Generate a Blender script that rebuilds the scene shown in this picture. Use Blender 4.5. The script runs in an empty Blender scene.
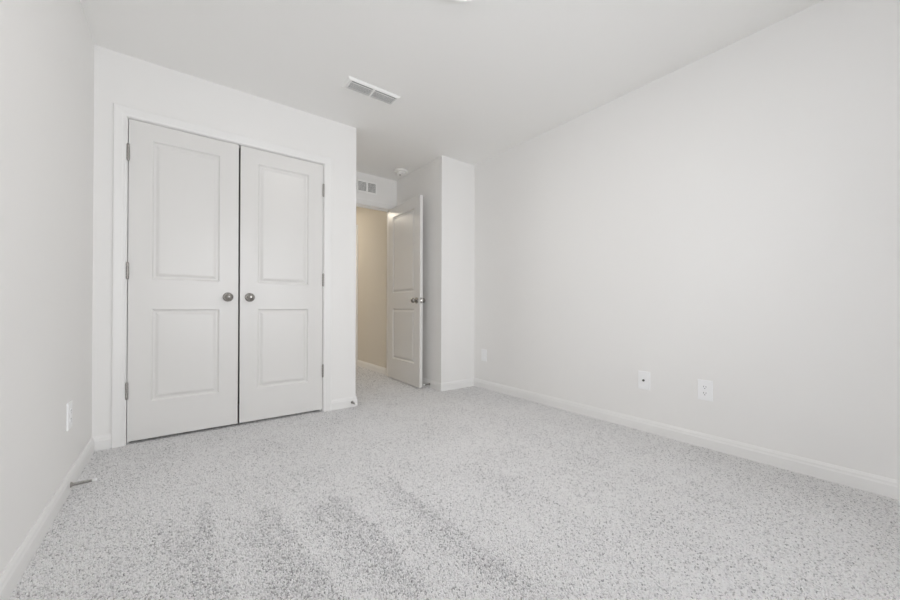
import bpy, bmesh, math, random
import numpy as np
from mathutils import Vector, Matrix, noise

# ------------------------------------------------------------------ camera
SC = bpy.context.scene
COL = SC.collection
FPX, YAW, PITCH, ROLL, CAM_H, CY = 358.75, 37.161, 0.214, 0.164, 0.869, 305.67
cam_data = bpy.data.cameras.new('camera')
cam = bpy.data.objects.new('camera', cam_data)
COL.objects.link(cam)
_y, _p, _r = (math.radians(a) for a in (YAW, PITCH, ROLL))
fw = Vector((math.sin(_y) * math.cos(_p), math.cos(_y) * math.cos(_p), math.sin(_p)))
rt = Vector((math.cos(_y), -math.sin(_y), 0))
up = rt.cross(fw)
rt2 = rt * math.cos(_r) + up * math.sin(_r)
up2 = up * math.cos(_r) - rt * math.sin(_r)
m = Matrix.Identity(4)
for i in range(3):
    m[i][0], m[i][1], m[i][2] = rt2[i], up2[i], -fw[i]
m[2][3] = CAM_H
cam.matrix_world = m
cam_data.sensor_fit = 'HORIZONTAL'
cam_data.sensor_width = 36.0
cam_data.lens = FPX / 900.0 * 36.0
cam_data.shift_y = (CY - 300.0) / 900.0
cam_data.clip_start = 0.02
SC.camera = cam

# ------------------------------------------------------------------ light, exposure
SC.view_settings.view_transform = 'Standard'
SC.view_settings.look = 'None'
SC.view_settings.gamma = 1.0
SC.view_settings.exposure = 0.0
SC.view_settings.use_curve_mapping = False
SC.cycles.max_bounces = 14
SC.cycles.diffuse_bounces = 10
SC.cycles.glossy_bounces = 4
SC.cycles.transparent_max_bounces = 8
SC.cycles.sample_clamp_indirect = 6.0

SKY = 6.95            # bright overcast daylight outside the window
LAMP = 30.0           # the LED disc on the bedroom ceiling
HALL_LAMP = 60.0      # the warm LED disc on the hall ceiling
world = bpy.data.worlds.new('overcast_sky')
SC.world = world
world.use_nodes = True
wn = world.node_tree
bg = wn.nodes['Background']
bg.inputs['Color'].default_value = (0.935, 0.957, 0.995, 1)
bg.inputs['Strength'].default_value = SKY

# plan of the place, metres
XL, XR, XC, XB = -0.4085, 2.6196, 1.2435, 2.1700
YBK, YC, YH, YHB = -0.95, 3.0095, 3.9706, 4.086
YEND = 6.6
H = 2.44
ZF = -0.006            # carpet backing; the pile stands up to about z = 0
HALL_L, HALL_R = 0.75, 2.128
WX0, WX1, WZ0, WZ1 = -0.10, 1.80, 0.48, 2.10     # window in the wall behind the camera

portal = bpy.data.lights.new('window_daylight_portal', 'AREA')
portal.shape = 'RECTANGLE'
portal.size, portal.size_y = WX1 - WX0, WZ1 - WZ0
portal.cycles.is_portal = True
po = bpy.data.objects.new('window_daylight_portal', portal)
po.location = ((WX0 + WX1) / 2, YBK - 0.13, (WZ0 + WZ1) / 2)
po.rotation_euler = (math.radians(90), 0, 0)
COL.objects.link(po)
SY0, SY1 = -0.78, -0.12                           # unseen window added in the left wall to light the right wall
portal2 = bpy.data.lights.new('added_window_portal', 'AREA')
portal2.shape = 'RECTANGLE'
portal2.size, portal2.size_y = WZ1 - WZ0, SY1 - SY0
portal2.cycles.is_portal = True
po2 = bpy.data.objects.new('added_window_portal', portal2)
po2.location = (XL - 0.13, (SY0 + SY1) / 2, (WZ0 + WZ1) / 2)
po2.rotation_euler = (0, math.radians(-90), 0)
COL.objects.link(po2)

# ------------------------------------------------------------------ materials
def mat(name, color, rough=0.5, metal=0.0, spec=0.5, bump=None, emit=None):
    mt = bpy.data.materials.new(name)
    mt.use_nodes = True
    nt = mt.node_tree
    b = nt.nodes['Principled BSDF']
    b.inputs['Base Color'].default_value = (*color, 1)
    b.inputs['Roughness'].default_value = rough
    b.inputs['Metallic'].default_value = metal
    b.inputs['Specular IOR Level'].default_value = spec
    if emit:
        b.inputs['Emission Color'].default_value = (*emit[0], 1)
        b.inputs['Emission Strength'].default_value = emit[1]
    if bump:
        scale, strength, dist = bump
        tc = nt.nodes.new('ShaderNodeTexCoord')
        nz = nt.nodes.new('ShaderNodeTexNoise')
        nz.inputs['Scale'].default_value = scale
        nz.inputs['Detail'].default_value = 2.0
        bp = nt.nodes.new('ShaderNodeBump')
        bp.inputs['Strength'].default_value = strength
        bp.inputs['Distance'].default_value = dist
        nt.links.new(tc.outputs['Object'], nz.inputs['Vector'])
        nt.links.new(nz.outputs['Fac'], bp.inputs['Height'])
        nt.links.new(bp.outputs['Normal'], b.inputs['Normal'])
    return mt

WALL = mat('wall_paint', (0.868, 0.861, 0.849), 0.75, spec=0.3, bump=(220, 0.12, 0.002))
CEIL = mat('ceiling_paint', (0.93, 0.925, 0.912), 0.9, spec=0.2, bump=(160, 0.15, 0.002))
TRIM = mat('trim_paint', (0.865, 0.86, 0.85), 0.35, spec=0.4)
DOOR = mat('door_paint', (0.785, 0.776, 0.76), 0.25, spec=0.28, bump=(90, 0.03, 0.001))
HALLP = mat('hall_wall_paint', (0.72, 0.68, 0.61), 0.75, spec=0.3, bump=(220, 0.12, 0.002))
NICKEL = mat('satin_nickel', (0.36, 0.345, 0.325), 0.22, metal=1.0)
STEEL = mat('hinge_steel', (0.40, 0.385, 0.365), 0.38, metal=1.0)
PLASTIC = mat('white_plastic', (0.93, 0.935, 0.945), 0.3, spec=0.5)
DARK = mat('dark_slot', (0.03, 0.03, 0.03), 0.6)
CLOSET_SHADE = mat('closet_shade_grey', (0.30, 0.295, 0.29), 0.9)  # grey puts shade into the back wall's colour, darkening the door gap
BRASS = mat('connector_metal', (0.10, 0.095, 0.09), 0.4, metal=1.0)
RUBBER = mat('white_rubber', (0.90, 0.90, 0.89), 0.6)
ENAMEL = mat('grille_enamel', (0.93, 0.93, 0.915), 0.4, spec=0.4)
DUCT = mat('duct_inside', (0.27, 0.27, 0.275), 0.8)
DETECT = mat('detector_plastic', (0.93, 0.925, 0.905), 0.4)
LENS = mat('lamp_lens', (0.95, 0.93, 0.9), 0.4, emit=((1.0, 0.94, 0.87), LAMP))
HLENS = mat('hall_lamp_lens', (0.95, 0.93, 0.9), 0.4, emit=((1.0, 0.90, 0.75), HALL_LAMP))
VINYL = mat('window_vinyl', (0.85, 0.85, 0.85), 0.35)


def glass_material():
    mt = bpy.data.materials.new('window_glass')
    mt.use_nodes = True
    nt = mt.node_tree
    nt.nodes.clear()
    out = nt.nodes.new('ShaderNodeOutputMaterial')
    mix = nt.nodes.new('ShaderNodeMixShader')
    tr = nt.nodes.new('ShaderNodeBsdfTransparent')
    gl = nt.nodes.new('ShaderNodeBsdfGlossy')
    gl.inputs['Roughness'].default_value = 0.02
    fr = nt.nodes.new('ShaderNodeFresnel')
    nt.links.new(fr.outputs[0], mix.inputs[0])
    nt.links.new(tr.outputs[0], mix.inputs[1])
    nt.links.new(gl.outputs[0], mix.inputs[2])
    nt.links.new(mix.outputs[0], out.inputs['Surface'])
    return mt


def carpet_material():
    mt = bpy.data.materials.new('heathered_grey_carpet')
    mt.use_nodes = True
    nt = mt.node_tree
    N, L = nt.nodes, nt.links
    b = N['Principled BSDF']
    b.inputs['Roughness'].default_value = 1.0
    b.inputs['Specular IOR Level'].default_value = 0.05
    tc = N.new('ShaderNodeTexCoord')
    # twisted tufts, each with its own yarn shade
    n2 = N.new('ShaderNodeTexNoise'); n2.inputs['Scale'].default_value = 46; n2.inputs['Detail'].default_value = 2
    n3 = N.new('ShaderNodeTexNoise'); n3.inputs['Scale'].default_value = 3.2; n3.inputs['Detail'].default_value = 5
    for n in (n2, n3):
        L.new(tc.outputs['Object'], n.inputs['Vector'])
    at = N.new('ShaderNodeAttribute'); at.attribute_name = 'pile_lean'

    def math_(op, a, b_):
        n = N.new('ShaderNodeMath'); n.operation = op
        for k, s in enumerate((a, b_)):
            if isinstance(s, (int, float)):
                n.inputs[k].default_value = s
            else:
                L.new(s, n.inputs[k])
        return n.outputs[0]
    # shade = weighted sum centred on .5
    yarn = N.new('ShaderNodeAttribute'); yarn.attribute_name = 'yarn'
    s = math_('ADD', yarn.outputs['Fac'], at.outputs['Fac'])
    s = math_('ADD', s, math_('MULTIPLY', math_('SUBTRACT', n2.outputs['Fac'], 0.5), 0.34))
    s = math_('ADD', s, math_('MULTIPLY', math_('SUBTRACT', n3.outputs['Fac'], 0.5), 0.30))
    s = math_('ADD', s, 0.5)
    rp = N.new('ShaderNodeValToRGB')
    e = rp.color_ramp.elements
    e[0].position, e[0].color = 0.0, (0.44, 0.434, 0.438, 1)
    e[1].position, e[1].color = 1.0, (1.0, 0.995, 0.99, 1)
    k = rp.color_ramp.elements.new(0.3); k.color = (0.76, 0.753, 0.756, 1)
    k = rp.color_ramp.elements.new(0.62); k.color = (0.95, 0.944, 0.943, 1)
    L.new(s, rp.inputs[0])
    L.new(rp.outputs[0], b.inputs['Base Color'])
    return mt


GLASS = glass_material()
CARPET = carpet_material()

# ------------------------------------------------------------------ mesh helpers
def box(bm, x0, x1, y0, y1, z0, z1, bev=0.0):
    r = bmesh.ops.create_cube(bm, size=1.0)
    vs = r['verts']
    for v in vs:
        v.co = Vector(((x0 + x1) / 2 + v.co.x * (x1 - x0), (y0 + y1) / 2 + v.co.y * (y1 - y0), (z0 + z1) / 2 + v.co.z * (z1 - z0)))
    if bev:
        es = list({e for v in vs for e in v.link_edges})
        bmesh.ops.bevel(bm, geom=es, offset=bev, segments=2, affect='EDGES', profile=0.6)


def prism(bm, pts, vec):
    """closed outline (list of Vectors) pushed along vec"""
    a = [bm.verts.new(p) for p in pts]
    b = [bm.verts.new(Vector(p) + vec) for p in pts]
    bm.faces.new(a[::-1])
    bm.faces.new(b)
    n = len(pts)
    for i in range(n):
        bm.faces.new((a[i], a[(i + 1) % n], b[(i + 1) % n], b[i]))


def loft(bm, rings, closed_ring=True, cap=True):
    vs = [[bm.verts.new(p) for p in r] for r in rings]
    n = len(vs[0])
    for a, b in zip(vs, vs[1:]):
        for i in range(n if closed_ring else n - 1):
            bm.faces.new((a[i], a[(i + 1) % n], b[(i + 1) % n], b[i]))
    if cap:
        bm.faces.new(vs[0][::-1])
        bm.faces.new(vs[-1])


def lathe(bm, prof, origin, axis, seg=24):
    """prof: (radius, distance along axis) pairs; ends close on the axis when radius is 0"""
    axis = Vector(axis).normalized()
    q = Vector((0, 0, 1)).rotation_difference(axis)
    rings = []
    for r, d in prof:
        if r == 0:
            rings.append([bm.verts.new(Vector(origin) + q @ Vector((0, 0, d)))])
        else:
            rings.append([bm.verts.new(Vector(origin) + q @ Vector((r * math.cos(2 * math.pi * k / seg), r * math.sin(2 * math.pi * k / seg), d))) for k in range(seg)])
    for a, b in zip(rings, rings[1:]):
        for i in range(seg):
            j = (i + 1) % seg
            if len(a) == 1:
                bm.faces.new((a[0], b[j], b[i]))
            elif len(b) == 1:
                bm.faces.new((a[i], a[j], b[0]))
            else:
                bm.faces.new((a[i], a[j], b[j], b[i]))
    for r in (rings[0], rings[-1]):
        if len(r) > 1:
            bm.faces.new(r)


def tube(bm, pts, r, seg=8):
    pts = [Vector(p) for p in pts]
    rings = []
    nrm = None
    for i, p in enumerate(pts):
        t = (pts[min(i + 1, len(pts) - 1)] - pts[max(i - 1, 0)]).normalized()
        if nrm is None:
            nrm = t.orthogonal().normalized()
        nrm = (nrm - t * nrm.dot(t)).normalized()
        bn = t.cross(nrm)
        rings.append([p + (nrm * math.cos(2 * math.pi * k / seg) + bn * math.sin(2 * math.pi * k / seg)) * r for k in range(seg)])
    loft(bm, rings)


def obj(name, bm, material, parent=None, smooth=False, doubles=False):
    if doubles:
        bmesh.ops.remove_doubles(bm, verts=bm.verts, dist=1e-5)
    bmesh.ops.recalc_face_normals(bm, faces=bm.faces)
    if smooth:
        for f in bm.faces:
            f.smooth = True
        for e in bm.edges:
            if len(e.link_faces) == 2 and e.calc_face_angle(0) > math.radians(38):
                e.smooth = False
    me = bpy.data.meshes.new(name)
    bm.to_mesh(me)
    bm.free()
    me.materials.append(material)
    o = bpy.data.objects.new(name, me)
    COL.objects.link(o)
    if parent:
        o.parent = parent
    return o


def tag(o, label, cat, group=None, kind=None):
    o['label'] = label
    o['category'] = cat
    if group:
        o['group'] = group
    if kind:
        o['kind'] = kind
    return o


def thing(name, loc, label, cat, group=None, rot=(0, 0, 0), kind=None):
    o = bpy.data.objects.new(name, None)
    o.empty_display_size = 0.05
    COL.objects.link(o)
    o.location = loc
    o.rotation_euler = rot
    return tag(o, label, cat, group, kind)


def struct(name, bm, material, label, cat, **kw):
    return tag(obj(name, bm, material, **kw), label, cat, kind='structure')


def NB():
    return bmesh.new()


V = Vector
# ------------------------------------------------------------------ floor: cut pile carpet with vacuum tracks in the nap
def sstep(a, b, x):
    t = max(0.0, min(1.0, (x - a) / (b - a)))
    return t * t * (3 - 2 * t)


TRACKS = [  # x of the crisp edge, y range, width towards -x, strength of the lean
    (0.12, 1.05, 1.80, 0.20, 0.13), (0.365, 0.95, 1.70, 0.21, 0.14), (0.60, 0.80, 1.58, 0.19, 0.15),
    (0.87, 0.75, 1.72, 0.13, 0.13), (1.33, 0.85, 1.55, 0.18, 0.05), (-0.10, 0.9, 1.70, 0.16, 0.07),
    (1.93, 0.45, 1.35, 0.13, 0.035), (1.60, 0.40, 1.15, 0.16, 0.035), (2.30, 0.5, 1.3, 0.12, 0.03)]
SPOTS = [(1.33, 1.29, .07, .10), (0.86, 0.87, .09, .10), (1.66, 1.52, .08, .06), (1.80, 2.44, .07, .07), (1.81, 1.11, .10, .05),
         (1.36, 2.43, .10, .06), (0.93, 2.72, .13, .05), (0.38, 2.45, .18, .05), (1.45, 2.10, .10, .06), (0.55, 1.95, .12, .06), (1.55, 2.8, .1, .05)]


def lean(x, y):
    w = noise.noise(V((x * 2.3, y * 2.3, 3.1))) * 0.03
    s = 0.0
    for ex, y0, y1, wd, st in TRACKS:
        d = ex + w + 0.03 * (y1 - y) - x
        if -0.02 < d < wd * 1.4:
            k = sstep(-0.012, 0.012, d) * (1 - sstep(wd * 0.25, wd * 1.35, d))
            s -= 1.6 * st * k * sstep(y0 - 0.25, y0 + 0.15, y) * (1 - sstep(y1 - 0.10, y1 + 0.06, y + noise.noise(V((x * 14, 0, ex))) * 0.22))
    for sx, sy, r, st in SPOTS:
        d = math.hypot((x - sx) * 0.8, y - sy) + noise.noise(V((x * 14, y * 14, 0))) * r * 0.6
        s -= st * (1 - sstep(r * 0.3, r, d))
    s += noise.noise(V((x * 1.3, y * 2.6, 7))) * 0.05
    return s


bm = NB()
NX, NY = 260, 520
FX0, FX1, FY0, FY1 = XL - 0.1, XR + 0.1, YBK - 0.1, YEND + 0.1
grid = [[bm.verts.new((FX0 + (FX1 - FX0) * i / NX, FY0 + (FY1 - FY0) * j / NY, ZF)) for i in range(NX + 1)] for j in range(NY + 1)]
for j in range(NY):
    for i in range(NX):
        bm.faces.new((grid[j][i], grid[j][i + 1], grid[j + 1][i + 1], grid[j + 1][i]))
floor = struct('floor', bm, CARPET, 'light grey speckled cut pile carpet with vacuum tracks', 'floor')
LEAN = np.array([lean(v.co.x, v.co.y) for v in floor.data.vertices], dtype=np.float32)
floor.data.attributes.new('pile_lean', 'FLOAT', 'POINT').data.foreach_set('value', LEAN)
LEAN = LEAN.reshape(NY + 1, NX + 1)

# the pile itself: short twisted tufts, each a tapered three-sided strand of its own shade
rng = np.random.default_rng(7)
PATCH = [(XL + 0.004, -0.05, XR - 0.004, YC, 0.0044), (XL + 0.004, YBK, XR - 0.004, -0.05, 0.011),
         (XC, YC, XB, YHB, 0.0066), (-0.25, YC, 0.95, YC + 0.10, 0.0085), (HALL_L, YHB, HALL_R, YEND, 0.0090)]
px, py, ps = [], [], []
for x0, y0, x1, y1, st in PATCH:
    nx, ny = max(1, int((x1 - x0) / st)), max(1, int((y1 - y0) / st))
    gx, gy = np.meshgrid(x0 + (np.arange(nx) + 0.5) * (x1 - x0) / nx, y0 + (np.arange(ny) + 0.5) * (y1 - y0) / ny)
    px.append((gx + rng.uniform(-0.42, 0.42, gx.shape) * st).ravel())
    py.append((gy + rng.uniform(-0.42, 0.42, gy.shape) * st).ravel())
    ps.append(np.full(gx.size, st))
px, py, ps = np.concatenate(px), np.concatenate(py), np.concatenate(ps)
n = px.size
h = 0.0060 + rng.normal(0, 0.0006, n)
ang = rng.uniform(0, 2 * math.pi, n)
la = rng.uniform(0, 2 * math.pi, n)
lm = np.abs(rng.normal(0, 0.0014, n)) + 0.0003
rb, rtop = ps * 0.72, ps * rng.uniform(0.66, 0.86, n)
co = np.empty((n, 6, 3), np.float32)
for k in range(3):
    t = ang + k * 2 * math.pi / 3
    co[:, k] = np.stack((px + rb * np.cos(t), py + rb * np.sin(t), np.full(n, ZF - 0.0005)), 1)
    t = t + 0.7
    co[:, 3 + k] = np.stack((px + lm * np.cos(la) + rtop * np.cos(t), py + lm * np.sin(la) + rtop * np.sin(t), ZF + h + rng.normal(0, 0.0007, n)), 1)
base = np.arange(n, dtype=np.int32)[:, None] * 6
quad = np.array([0, 1, 4, 3, 1, 2, 5, 4, 2, 0, 3, 5, 3, 4, 5], np.int32)
loops = (base + quad[None]).ravel()
sizes = np.tile(np.array([4, 4, 4, 3], np.int32), n)
starts = np.concatenate(([0], np.cumsum(sizes)[:-1])).astype(np.int32)
me = bpy.data.meshes.new('carpet_pile')
me.vertices.add(n * 6); me.vertices.foreach_set('co', co.ravel())
me.loops.add(loops.size); me.loops.foreach_set('vertex_index', loops)
me.polygons.add(sizes.size); me.polygons.foreach_set('loop_start', starts)
me.update(calc_edges=True)
yarn = np.where(rng.random(n) < 0.14, rng.uniform(-0.48, 0.0, n), rng.normal(0.20, 0.21, n)).astype(np.float32)
fi = np.clip((px - FX0) / (FX1 - FX0) * NX, 0, NX - 1e-3); fj = np.clip((py - FY0) / (FY1 - FY0) * NY, 0, NY - 1e-3)
i0, j0 = fi.astype(int), fj.astype(int); u, w = fi - i0, fj - j0
ln = LEAN[j0, i0] * (1 - u) * (1 - w) + LEAN[j0, i0 + 1] * u * (1 - w) + LEAN[j0 + 1, i0] * (1 - u) * w + LEAN[j0 + 1, i0 + 1] * u * w
me.attributes.new('yarn', 'FLOAT', 'POINT').data.foreach_set('value', np.repeat(yarn, 6))
me.attributes.new('pile_lean', 'FLOAT', 'POINT').data.foreach_set('value', np.repeat(ln.astype(np.float32), 6))
me.materials.append(CARPET)
pile = bpy.data.objects.new('carpet_pile', me)
COL.objects.link(pile)
tag(pile, 'speckled light grey cut pile of the bedroom carpet', 'carpet', kind='stuff')

# ------------------------------------------------------------------ shell
T = 0.10
bm = NB(); box(bm, XL - T, XR + T, YBK - T, YEND + T, H, H + T)
struct('ceiling', bm, CEIL, 'smooth off-white ceiling over the empty bedroom', 'ceiling')
bm = NB()
box(bm, XL - 0.12, XL, YBK, SY0, ZF, H); box(bm, XL - 0.12, XL, SY1, YHB, ZF, H)
box(bm, XL - 0.12, XL, SY0, SY1, ZF, WZ0); box(bm, XL - 0.12, XL, SY0, SY1, WZ1, H)
struct('wall_left', bm, WALL, 'plain off-white wall left of the closet with one outlet', 'wall')
bm = NB(); box(bm, XR, XR + T, YBK, YC, ZF, H)
struct('wall_right', bm, WALL, 'long plain off-white wall with three wall plates', 'wall')
# wall behind the camera, with the window hole
bm = NB()
box(bm, XL - T, WX0, YBK - 0.12, YBK, ZF, H); box(bm, WX1, XR + T, YBK - 0.12, YBK, ZF, H)
box(bm, WX0, WX1, YBK - 0.12, YBK, ZF, WZ0); box(bm, WX0, WX1, YBK - 0.12, YBK, WZ1, H)
struct('wall_back', bm, WALL, 'off-white wall with the bedroom window, facing the closet', 'wall')
# closet wall with its opening
OX0, OX1, OZ = -0.270, 0.975, 2.064
bm = NB()
prism(bm, [V(q) for q in ((XL, YC, ZF), (OX0, YC, ZF), (OX0, YC, OZ), (OX1, YC, OZ), (OX1, YC, ZF), (XC, YC, ZF), (XC, YC, H), (XL, YC, H))], V((0, 0.115, 0)))
struct('wall_closet', bm, WALL, 'off-white wall around the white double closet doors', 'wall')
bm = NB(); box(bm, XC - 0.115, XC, YC + 0.115, YHB, ZF, H)
struct('wall_closet_side', bm, WALL, 'end wall of the closet along the entry nook', 'wall')
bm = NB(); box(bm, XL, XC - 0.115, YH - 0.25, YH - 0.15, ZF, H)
struct('wall_closet_back', bm, CLOSET_SHADE, 'back wall inside the closet', 'wall')
# square corner block on the right of the entry nook
bm = NB(); box(bm, XB, XR + T, YC, YHB, ZF, H)
struct('wall_corner', bm, WALL, 'off-white boxed-out corner right of the open door', 'wall')
# entry wall over and beside the doorway
DX0, DX1, DZ = 1.318, 2.094, 2.064
bm = NB()
box(bm, XC, DX0 - 0.018, YH, YHB, ZF, H); box(bm, DX0 - 0.018, DX1 + 0.018, YH, YHB, DZ + 0.018, H)
box(bm, DX1 + 0.018, XB, YH, YHB, ZF, H)
struct('wall_entry', bm, WALL, 'off-white wall over the doorway holding the return grille', 'wall')
# hall
bm = NB(); box(bm, HALL_R, HALL_R + T, YHB, YEND, ZF, H)
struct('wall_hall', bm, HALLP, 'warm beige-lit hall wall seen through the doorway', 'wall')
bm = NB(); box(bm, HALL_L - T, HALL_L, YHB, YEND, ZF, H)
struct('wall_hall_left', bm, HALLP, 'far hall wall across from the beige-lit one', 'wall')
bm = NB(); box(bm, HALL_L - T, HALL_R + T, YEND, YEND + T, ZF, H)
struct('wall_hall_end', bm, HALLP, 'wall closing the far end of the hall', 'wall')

# ------------------------------------------------------------------ baseboards (mitred runs)
BH, BT = 0.084, 0.0125
BPROF = [(0, ZF), (BT, ZF), (BT, BH * 0.66), (BT * 0.80, BH * 0.74), (BT * 0.72, BH * 0.86), (BT * 0.45, BH * 0.94), (BT * 0.3, BH), (0, BH)]


def base_run(name, p0, p1, n, m0, m1, label):
    """n = into the room; m = +1 inside corner, -1 outside corner, 0 square end"""
    p0, p1, n = V((*p0, 0)), V((*p1, 0)), V((*n, 0))
    d = (p1 - p0).normalized()
    bm = NB()
    loft(bm, [[p0 + d * (m0 * t) + n * t + V((0, 0, z)) for t, z in BPROF], [p1 - d * (m1 * t) + n * t + V((0, 0, z)) for t, z in BPROF]])
    return struct(name, bm, TRIM, label, 'baseboard')


CAS = 0.062
base_run('baseboard_left', (XL, YBK), (XL, YC), (1, 0), 1, 1, 'white baseboard along the plain wall left of the closet')
base_run('baseboard_closet_left', (XL, YC), (-0.260 - CAS, YC), (0, -1), 1, 0, 'short white baseboard between left corner and closet casing')
base_run('baseboard_closet_right', (0.964 + CAS, YC), (XC, YC), (0, -1), 0, -1, 'short white baseboard between closet casing and entry corner')
base_run('baseboard_nook', (XC, YC), (XC, YH), (1, 0), -1, 0, 'white baseboard on the closet side of the entry nook')
base_run('baseboard_corner_side', (XB, YC), (XB, YH), (-1, 0), -1, 0, 'white baseboard behind the open door')
base_run('baseboard_corner', (XB, YC), (XR, YC), (0, -1), -1, 1, 'short white baseboard on the boxed-out corner')
base_run('baseboard_right', (XR, YBK), (XR, YC), (-1, 0), 1, 1, 'long white baseboard under the three wall plates')
base_run('baseboard_back', (XL, YBK), (XR, YBK), (0, 1), 1, 1, 'white baseboard under the bedroom window')
base_run('baseboard_hall', (HALL_R, YHB), (HALL_R, 5.075), (-1, 0), 0, 0, 'hall baseboard seen through the doorway')

# ------------------------------------------------------------------ casings and jambs
CPROF = [(0, 0), (0, 0.008), (0.006, 0.011), (0.016, 0.0115), (0.022, 0.0135), (CAS - 0.012, 0.0165), (CAS - 0.004, 0.0165), (CAS, 0.013), (CAS, 0)]


def casing(bm, axis, x0, x1, zt, face, out):
    """mitred three sided door casing; axis 'x': wall faces +-y at y=face; axis 'y': wall faces +-x at x=face"""
    rings = [[], [], [], []]
    for u, t in CPROF:
        for k, (a, z) in enumerate(((x0 - u, ZF), (x0 - u, zt + u), (x1 + u, zt + u), (x1 + u, ZF))):
            rings[k].append(V((a, face + out * t, z)) if axis == 'x' else V((face + out * t, a, z)))
    loft(bm, rings)


bm = NB(); casing(bm, 'x', -0.260, 0.964, 2.053, YC, -1)
struct('trim_1', bm, TRIM, 'white casing framing the double closet doors', 'trim')
bm = NB()
for a, b in ((OX0, -0.255), (0.959, OX1)):
    box(bm, a, b, YC, YC + 0.115, ZF, 2.049)
box(bm, OX0, OX1, YC, YC + 0.115, 2.049, OZ)
box(bm, -0.255, -0.243, YC + 0.038, YC + 0.07, ZF, 2.049); box(bm, 0.947, 0.959, YC + 0.038, YC + 0.07, ZF, 2.049)
box(bm, -0.243, 0.947, YC + 0.038, YC + 0.07, 2.037, 2.049)
struct('trim_2', bm, TRIM, 'white jamb inside the closet opening', 'trim')
bm = NB(); casing(bm, 'x', DX0 - 0.005, DX1 + 0.005, DZ + 0.005, YH, -1)
struct('trim_3', bm, TRIM, 'white casing around the bedroom doorway', 'trim')
bm = NB()
for a, b in ((DX0 - 0.018, DX0), (DX1, DX1 + 0.018)):
    box(bm, a, b, YH, YHB, ZF, DZ)
box(bm, DX0 - 0.018, DX1 + 0.018, YH, YHB, DZ, DZ + 0.018)
box(bm, DX0, DX0 + 0.011, YH + 0.04, YH + 0.075, ZF, DZ); box(bm, DX1 - 0.011, DX1, YH + 0.04, YH + 0.075, ZF, DZ)
box(bm, DX0 + 0.011, DX1 - 0.011, YH + 0.04, YH + 0.075, DZ - 0.011, DZ)
struct('trim_4', bm, TRIM, 'white jamb lining the bedroom doorway', 'trim')
bm = NB(); casing(bm, 'y', 5.14, 5.90, 2.03, HALL_R, -1)
struct('trim_5', bm, TRIM, 'casing of the next door down the hall', 'trim')

# ------------------------------------------------------------------ doors
RECESS = [(0, 0), (0.002, 0.0006), (0.004, 0.0025), (0.009, 0.0090), (0.012, 0.0112), (0.020, 0.0115), (0.023, 0.0105), (0.034, 0.0040), (0.040, 0.0022), (0.044, 0.0018)]


def door_slab(w, h, t, panels):
    """two panel moulded door; x 0..w, y 0 (front) .. t (back), z 0..h"""
    bm = NB()
    xs = sorted({0.0, w} | {p[0] for p in panels} | {p[1] for p in panels})
    zs = sorted({0.0, h} | {p[2] for p in panels} | {p[3] for p in panels})
    for side in (0, 1):
        def pt(x, z, dep):
            return bm.verts.new((x, dep if side == 0 else t - dep, z))
        for x0, x1 in zip(xs, xs[1:]):
            for z0, z1 in zip(zs, zs[1:]):
                if any(abs(x0 - p[0]) < 1e-6 and abs(z0 - p[2]) < 1e-6 and abs(z1 - p[3]) < 1e-6 for p in panels):
                    rings = [[pt(x0 + i, z0 + i, d), pt(x1 - i, z0 + i, d), pt(x1 - i, z1 - i, d), pt(x0 + i, z1 - i, d)] for i, d in RECESS]
                    for a, b in zip(rings, rings[1:]):
                        for k in range(4):
                            bm.faces.new((a[k], a[(k + 1) % 4], b[(k + 1) % 4], b[k]))
                    bm.faces.new(rings[-1])
                else:
                    bm.faces.new((pt(x0, z0, 0), pt(x1, z0, 0), pt(x1, z1, 0), pt(x0, z1, 0)))
    for a, b in (((0, 0), (w, 0)), ((w, 0), (w, h)), ((w, h), (0, h)), ((0, h), (0, 0))):
        cut = [a, b]
        if a[0] == b[0]:
            zz = zs if a[1] < b[1] else zs[::-1]
            cut = [(a[0], z) for z in zz]
        else:
            xx = xs if a[0] < b[0] else xs[::-1]
            cut = [(x, a[1]) for x in xx]
        for c, d in zip(cut, cut[1:]):
            bm.faces.new([bm.verts.new(q) for q in ((c[0], 0, c[1]), (d[0], 0, d[1]), (d[0], t, d[1]), (c[0], t, c[1]))])
    return bm


def knob_bm(origin, axis):
    bm = NB()
    lathe(bm, [(0.0, 0), (0.033, 0), (0.033, 0.004), (0.031, 0.0075), (0.026, 0.009), (0.015, 0.010), (0.0115, 0.013), (0.011, 0.026), (0.0135, 0.030),
               (0.0215, 0.034), (0.0260, 0.040), (0.0275, 0.046), (0.0266, 0.0505), (0.0242, 0.0555), (0.0205, 0.0598), (0.0155, 0.0632), (0.0095, 0.0655), (0.004, 0.0665), (0.0, 0.0667)], origin, axis, 32)
    return bm


def hinge_bm(x, y, z, L=0.100):
    """barrel of five knuckles with tips, upright, centred on z"""
    bm = NB()
    k = L / 5
    for i in range(5):
        z0 = z - L / 2 + i * k
        lathe(bm, [(0, z0 + 0.0005), (0.0072, z0 + 0.0005), (0.0078, z0 + 0.0015), (0.0078, z0 + k - 0.0015), (0.0072, z0 + k - 0.0005), (0, z0 + k - 0.0005)], (x, y, 0), (0, 0, 1), 14)
    lathe(bm, [(0, z - L / 2 - 0.004), (0.0055, z - L / 2 - 0.003), (0.0065, z - L / 2 + 0.001), (0, z - L / 2 + 0.001)], (x, y, 0), (0, 0, 1), 14)
    lathe(bm, [(0, z + L / 2 - 0.001), (0.0065, z + L / 2 - 0.001), (0.0055, z + L / 2 + 0.003), (0, z + L / 2 + 0.004)], (x, y, 0), (0, 0, 1), 14)
    return bm


GAPB = 0.020
HT = 2.0445 - GAPB
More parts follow.
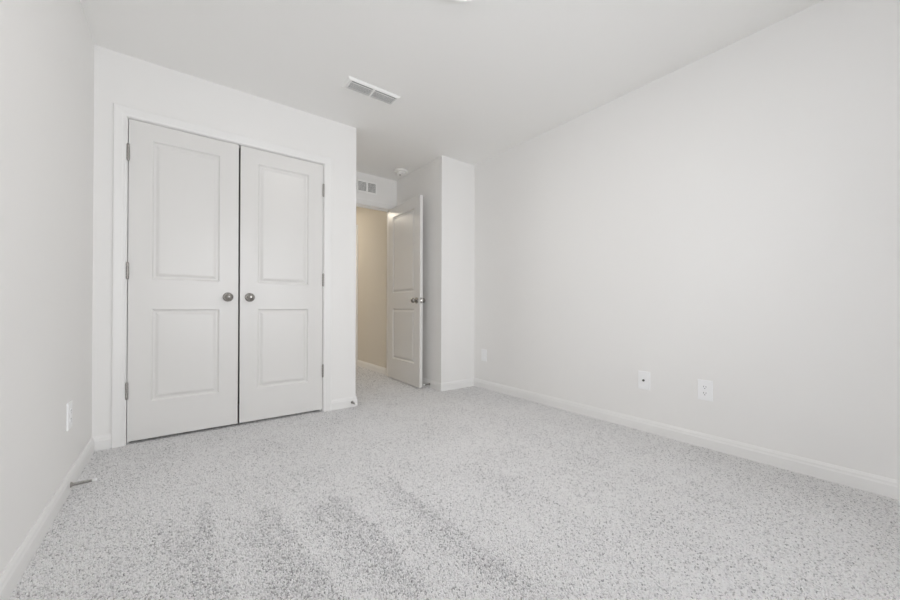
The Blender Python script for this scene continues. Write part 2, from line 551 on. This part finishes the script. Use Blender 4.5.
# closet pair
for name, x0, x1, hinge_left, label in (
        ('door_1', -0.2510, 0.3480, True, 'left leaf of the white two-panel closet doors'),
        ('door_2', 0.3594, 0.9550, False, 'right leaf of the white two-panel closet doors')):
    w = x1 - x0
    d = thing(name, (x0, YC - 0.001, GAPB), label, 'door', kind='structure')
    pn = [(0.113, w - 0.113, 0.236, 0.831), (0.113, w - 0.113, 1.022, HT - 0.106)]
    obj('door_slab', door_slab(w, HT, 0.035, pn), DOOR, d, doubles=True)
    kx = w - 0.063 if hinge_left else 0.063
    obj('knob', knob_bm((kx, 0, 0.936 - GAPB), (0, -1, 0)), NICKEL, d, smooth=True)
    hx = -0.002 if hinge_left else w + 0.002
    for hz in (1.833, 1.090, 0.338):
        h = obj('hinge', hinge_bm(hx, -0.0075, hz - GAPB), STEEL, d, smooth=True)
        bm = NB(); s = 1 if hinge_left else -1
        box(bm, hx - 0.0008, hx + 0.0008, -0.0045, 0.032, hz - GAPB - 0.05, hz - GAPB + 0.05)
        obj('hinge_leaf', bm, STEEL, h)

# bedroom door standing open into the room
DW, DH, DT = 0.748, 2.045, 0.035
d3 = thing('door_3', (2.056, 3.966, 0.012), 'white two-panel bedroom door standing wide open', 'door', rot=(0, 0, math.radians(-90 - 1.4)), kind='structure')
pn = [(0.118, DW - 0.118, 0.240, 0.838), (0.118, DW - 0.118, 1.020, DH - 0.110)]
obj('door_slab', door_slab(DW, DH, DT, pn), DOOR, d3, doubles=True)
obj('knob', knob_bm((DW - 0.062, 0, 0.946 - GAPB), (0, -1, 0)), NICKEL, d3, smooth=True)
obj('knob', knob_bm((DW - 0.062, DT, 0.946 - GAPB), (0, 1, 0)), NICKEL, d3, smooth=True)
bm = NB(); box(bm, DW - 0.001, DW + 0.0012, 0.005, 0.030, 0.946 - GAPB - 0.029, 0.946 - GAPB + 0.029, 0.0005)
lp = obj('latch_plate', bm, STEEL, d3)
bm = NB()
prism(bm, [V((DW + 0.001, 0.010, 0.946 - GAPB - 0.008)), V((DW + 0.001, 0.025, 0.946 - GAPB - 0.008)), V((DW + 0.010, 0.025, 0.946 - GAPB - 0.008)), V((DW + 0.004, 0.010, 0.946 - GAPB - 0.008))], V((0, 0, 0.016)))
obj('latch_bolt', bm, NICKEL, lp)
for hz in (1.833, 1.090, 0.338):
    h = obj('hinge', hinge_bm(-0.004, DT + 0.0075, hz - GAPB), STEEL, d3, smooth=True)
    bm = NB(); box(bm, -0.0012, 0.0002, 0.004, DT + 0.006, hz - GAPB - 0.05, hz - GAPB + 0.05)
    obj('hinge_leaf', bm, STEEL, h)

# next door down the hall (closed, seen edge-on)
d4 = thing('door_4', (HALL_R - 0.002, 5.895, GAPB), 'closed white door down the hall', 'door', rot=(0, 0, math.radians(-90)), kind='structure')
pn = [(0.118, 0.632, 0.236, 0.826), (0.118, 0.632, 1.042, 1.89)]
d4s = obj('door_slab', door_slab(0.750, 2.005, 0.0015 + 0.018, pn), DOOR, d4, doubles=True)

# ------------------------------------------------------------------ windows behind the camera, the side one added for its light
def window(name, loc, rz, w, h, bays, label):
    """x across, z up from the sill, outdoors towards -y"""
    t = thing(name, loc, label, 'window', rot=(0, 0, rz), kind='structure')
    bm = NB()
    for a, b, c, e in [(-w / 2, -w / 2 + 0.04, 0, h), (w / 2 - 0.04, w / 2, 0, h), (-w / 2, w / 2, 0, 0.04), (-w / 2, w / 2, h - 0.04, h)] + ([(-0.035, 0.035, 0, h)] if bays == 2 else []):
        box(bm, a, b, -0.11, -0.04, c, e, 0.002)
    obj('window_frame', bm, VINYL, t)
    for a, b in ([(-w / 2 + 0.04, -0.035), (0.035, w / 2 - 0.04)] if bays == 2 else [(-w / 2 + 0.04, w / 2 - 0.04)]):
        for z0, z1, y in ((0.04, h / 2 + 0.015, -0.065), (h / 2 - 0.015, h - 0.04, -0.095)):
            bm = NB()
            for q in ((a, a + 0.03, z0, z1), (b - 0.03, b, z0, z1), (a + 0.03, b - 0.03, z0, z0 + 0.03), (a + 0.03, b - 0.03, z1 - 0.03, z1)):
                box(bm, q[0], q[1], y - 0.012, y + 0.012, q[2], q[3])
            sash = obj('sash', bm, VINYL, t)
            bm = NB(); box(bm, a + 0.03, b - 0.03, y - 0.002, y + 0.002, z0 + 0.03, z1 - 0.03)
            obj('pane', bm, GLASS, sash)
    bm = NB(); box(bm, -w / 2 - 0.05, w / 2 + 0.05, -0.04, 0.035, -0.02, 0.0, 0.003)
    obj('window_sill', bm, TRIM, t)


window('window_1', ((WX0 + WX1) / 2, YBK, WZ0), 0, WX1 - WX0, WZ1 - WZ0, 2, 'white double window in the wall facing the closet')
window('added_window', (XL, (SY0 + SY1) / 2, WZ0), math.radians(-90), SY1 - SY0, WZ1 - WZ0, 1, 'added unseen white window in the left wall, lighting the right wall')

# ------------------------------------------------------------------ ceiling light
def disc_light(name, x, y, lens, label, kind_group):
    t = thing(name, (x, y, H), label, 'ceiling light', kind_group)
    bm = NB()
    lathe(bm, [(0.128, -0.020), (0.136, -0.0235), (0.150, -0.0225), (0.156, -0.016), (0.158, 0.0), (0.120, 0.0), (0.120, -0.014)], (0, 0, 0), (0, 0, 1), 64)
    obj('trim_ring', bm, ENAMEL, t, smooth=True)
    bm = NB()
    lathe(bm, [(0.129, -0.016), (0.128, -0.021), (0.110, -0.0265), (0.07, -0.031), (0.03, -0.033), (0, -0.0333)], (0, 0, 0), (0, 0, 1), 64)
    obj('lens', bm, lens, t, smooth=True)
    return t


disc_light('ceiling_light', 1.0565, 1.2915, LENS, 'white LED disc light on the bedroom ceiling at the top edge', 'disc lights')
disc_light('ceiling_light', 1.35, 5.45, HLENS, 'white LED disc light on the hall ceiling', 'disc lights')

# ------------------------------------------------------------------ supply register on the ceiling
vt = thing('ceiling_vent', (1.118, 2.427, H), 'white two-bank air register on the ceiling near the closet', 'air vent')
VX, VY = 0.201, 0.070
IX, IY = 0.178, 0.050
bm = NB()
outer = lambda z, g: [V((-VX + g, -VY + g, z)), V((VX - g, -VY + g, z)), V((VX - g, VY - g, z)), V((-VX + g, VY - g, z))]
inner = lambda z: [V((-IX, -IY, z)), V((IX, -IY, z)), V((IX, IY, z)), V((-IX, IY, z))]
loft(bm, [outer(0, 0), outer(-0.003, 0), outer(-0.012, 0.008), outer(-0.0145, 0.012), outer(-0.0145, 0.017), inner(-0.014), inner(0)], cap=False)
box(bm, -0.006, 0.006, -IY, IY, -0.0155, -0.001)
obj('frame', bm, ENAMEL, vt)
bm = NB(); box(bm, -IX, IX, -IY, IY, -0.0012, -0.0004)
obj('duct_opening', bm, DUCT, vt)
for sx in (-1, 1):
    x0, x1 = (0.007, IX - 0.001) if sx > 0 else (-IX + 0.012, -0.007)
    for k in range(8):               # first blade broad, then the row of fins
        yc = -0.0385 if k == 0 else -0.0285 + (k - 1) * 0.0118
        t, zb, zt = (0.0045, -0.0150, -0.0105) if k == 0 else (0.0012, -0.0150, -0.0092)
        pts = [V((x0, yc, zb)), V((x0, yc + t, zb)), V((x0, yc + t + 0.0016, zt)), V((x0, yc + 0.0016, zt))]
        bm = NB()
        prism(bm, pts, V((x1 - x0, 0, 0)))
        obj('louver', bm, ENAMEL, vt)
bm = NB()
prof = [(-IX + 0.002, -0.004), (-IX + 0.004, -0.010), (-IX + 0.009, -0.0155)]
prism(bm, [V((a, -IY + 0.002, z)) for a, z in prof] + [V((a + 0.0012, -IY + 0.002, z + 0.0006)) for a, z in prof[::-1]], V((0, 2 * IY - 0.004, 0)))
obj('louver', bm, ENAMEL, vt)

# ------------------------------------------------------------------ return grille over the doorway
gx0, gx1, gz0, gz1 = 1.524, 1.900, 2.210, 2.356
gt = thing('return_air_grille', (gx0, YH, gz0), 'white wall grille above the doorway', 'air vent')
gw, gh = gx1 - gx0, gz1 - gz0
bm = NB()
cells = []
cw = (gw - 0.034 - 2 * 0.020) / 3
for k in range(3):
    c0 = 0.017 + k * (cw + 0.020)
    cells.append((c0, c0 + cw))
xs = [0] + [v for c in cells for v in c] + [gw]
box(bm, 0, gw, -0.008, 0, 0, 0.017, 0.0015); box(bm, 0, gw, -0.008, 0, gh - 0.017, gh, 0.0015)
for a, b in zip(xs[0::2], xs[1::2]):
    box(bm, a, b, -0.008, 0, 0.012, gh - 0.012)
obj('frame', bm, ENAMEL, gt)
bm = NB(); box(bm, 0.014, gw - 0.014, -0.0012, -0.0003, 0.014, gh - 0.014)
obj('duct_opening', bm, DUCT, gt)
for a, b in cells:
    n = 9
    for k in range(n):
        z = 0.020 + (gh - 0.040) * k / (n - 1)
        bm = NB()
        prism(bm, [V((a, -0.0075, z - 0.005)), V((a, -0.0065, z - 0.005)), V((a, -0.0018, z + 0.0035)), V((a, -0.0028, z + 0.0035))], V((b - a, 0, 0)))
        obj('louver', bm, ENAMEL, gt)

# ------------------------------------------------------------------ smoke detector
sd = thing('smoke_detector', (2.044, 3.642, H), 'round white smoke detector on the ceiling by the open door', 'smoke detector')
bm = NB(); lathe(bm, [(0, 0), (0.076, 0), (0.076, -0.014), (0.072, -0.019), (0.05, -0.021), (0, -0.021)], (0, 0, 0), (0, 0, 1), 40)
obj('mounting_base', bm, DETECT, sd, smooth=True)
bm = NB(); lathe(bm, [(0, -0.0205), (0.046, -0.0205), (0.046, -0.026), (0.056, -0.028), (0.056, -0.040), (0.050, -0.049), (0.030, -0.054), (0.014, -0.055), (0, -0.055)], (0, 0, 0), (0, 0, 1), 40)
obj('sensor_cap', bm, DETECT, sd, smooth=True)
bm = NB(); lathe(bm, [(0, -0.054), (0.010, -0.054), (0.010, -0.0565), (0.008, -0.0575), (0, -0.0575)], (-0.018, -0.012, 0), (0, 0, 1), 16)
obj('test_button', bm, DUCT, sd, smooth=True)

# ------------------------------------------------------------------ wall plates; local: x across, z up, facing -y
def plate_bm(w=0.079, h=0.125):
    bm = NB()
    a = lambda g, y: [V((-w / 2 + g, y, -h / 2 + g)), V((w / 2 - g, y, -h / 2 + g)), V((w / 2 - g, y, h / 2 - g)), V((-w / 2 + g, y, h / 2 - g))]
    loft(bm, [a(0, 0), a(0, -0.0045), a(0.001, -0.0057), a(0.003, -0.0064), a(0.007, -0.0066)])
    return bm


def outlet(loc, rz, label, style):
    t = thing('wall_outlet' if style != 'coax' else 'coax_plate', loc, label, 'outlet' if style != 'coax' else 'wall plate', 'wall plates', rot=(0, 0, rz))
    obj('cover_plate', plate_bm(), PLASTIC, t)
    if style == 'duplex':
        for s in (-1, 1):
            bm = NB()
            pts = []
            for k in range(28):
                an = 2 * math.pi * k / 28
                pts.append(V((0.0175 * math.cos(an), -0.005, s * 0.0195 + max(-0.0140, min(0.0140, 0.0175 * math.sin(an))))))
            prism(bm, pts, V((0, -0.0035, 0)))
            rc = obj('receptacle', bm, PLASTIC, t)
            for x, hh in ((-0.0065, 0.0045), (0.0065, 0.0038)):
                bm = NB(); box(bm, x - 0.0011, x + 0.0011, -0.0088, -0.0080, s * 0.0195 + 0.003 - hh, s * 0.0195 + 0.003 + hh)
                obj('slot', bm, DARK, rc)
            bm = NB(); lathe(bm, [(0, 0), (0.0024, 0), (0.0024, 0.0008), (0, 0.0008)], (0, -0.0080, s * 0.0195 - 0.0085), (0, -1, 0), 12)
            obj('ground_hole', bm, DARK, rc)
        bm = NB(); lathe(bm, [(0, 0), (0.0032, 0), (0.0028, 0.0012), (0, 0.0016)], (0, -0.0062, 0), (0, -1, 0), 12)
        obj('screw', bm, PLASTIC, t)
    elif style == 'decora':
        bm = NB(); box(bm, -0.0175, 0.0175, -0.0095, -0.005, -0.0345, 0.0345, 0.001)
        obj('insert', bm, PLASTIC, t)
    else:
        bm = NB(); lathe(bm, [(0, 0), (0.0085, 0), (0.0085, 0.003), (0.0052, 0.003), (0.0052, 0.012), (0.0042, 0.013), (0, 0.013)], (-0.002, -0.0060, 0), (0, -1, 0), 6)
        obj('connector', bm, BRASS, t)
        for s in (-1, 1):
            bm = NB(); lathe(bm, [(0, 0), (0.0032, 0), (0.0028, 0.0012), (0, 0.0016)], (0, -0.0062, s * 0.042), (0, -1, 0), 12)
            obj('screw', bm, PLASTIC, t)
    return t


R90 = math.radians(90)
outlet((XR, 0.821, 0.356), -R90, 'white duplex outlet on the right wall, nearest of its three wall plates', 'duplex')
outlet((XR, 1.188, 0.357), -R90, 'white cable plate with one dark round jack on the right wall', 'coax')
outlet((XR, 2.846, 0.353), -R90, 'small white outlet plate on the right wall close to the boxed-out corner', 'decora')
outlet((XL, 2.432, 0.353), R90, 'white duplex outlet on the left wall beside the closet', 'duplex')

# ------------------------------------------------------------------ spring door stops
def door_stop(loc, rz, label, length=0.082, tip=True):
    """base at the origin, pointing along local +x"""
    t = thing('door_stop', loc, label, 'door stop', 'spring door stops', rot=(0, 0, rz))
    bm = NB(); lathe(bm, [(0, 0), (0.0125, 0), (0.0125, 0.002), (0.009, 0.006), (0.0065, 0.010), (0, 0.010)], (0, 0, 0), (1, 0, 0), 20)
    obj('mount', bm, STEEL, t, smooth=True)
    n, turns, L = 220, 17, length - 0.022
    bm = NB()
    tube(bm, [(0.008 + L * i / n, (0.0062 - 0.0012 * i / n) * math.cos(2 * math.pi * turns * i / n), (0.0062 - 0.0012 * i / n) * math.sin(2 * math.pi * turns * i / n)) for i in range(n + 1)], 0.0014, 6)
    obj('spring', bm, STEEL, t, smooth=True)
    bm = NB(); lathe(bm, [(0, length - 0.016), (0.0070, length - 0.016), (0.0078, length - 0.012), (0.0078, length - 0.003), (0.006, length), (0, length)], (0, 0, 0), (1, 0, 0), 18)
    obj('rubber_tip', bm, RUBBER if tip else DUCT, t, smooth=True)
    return t


door_stop((XL + BT, 2.405, 0.034), 0.0, 'spring door stop with white tip on the left baseboard', 0.088)
door_stop((1.209, YC - BT, 0.040), -R90, 'spring door stop on the baseboard at the closet wall end')
door_stop((XB - BT, 3.205, 0.040), 2 * R90, 'spring door stop on the baseboard behind the open door', 0.078)
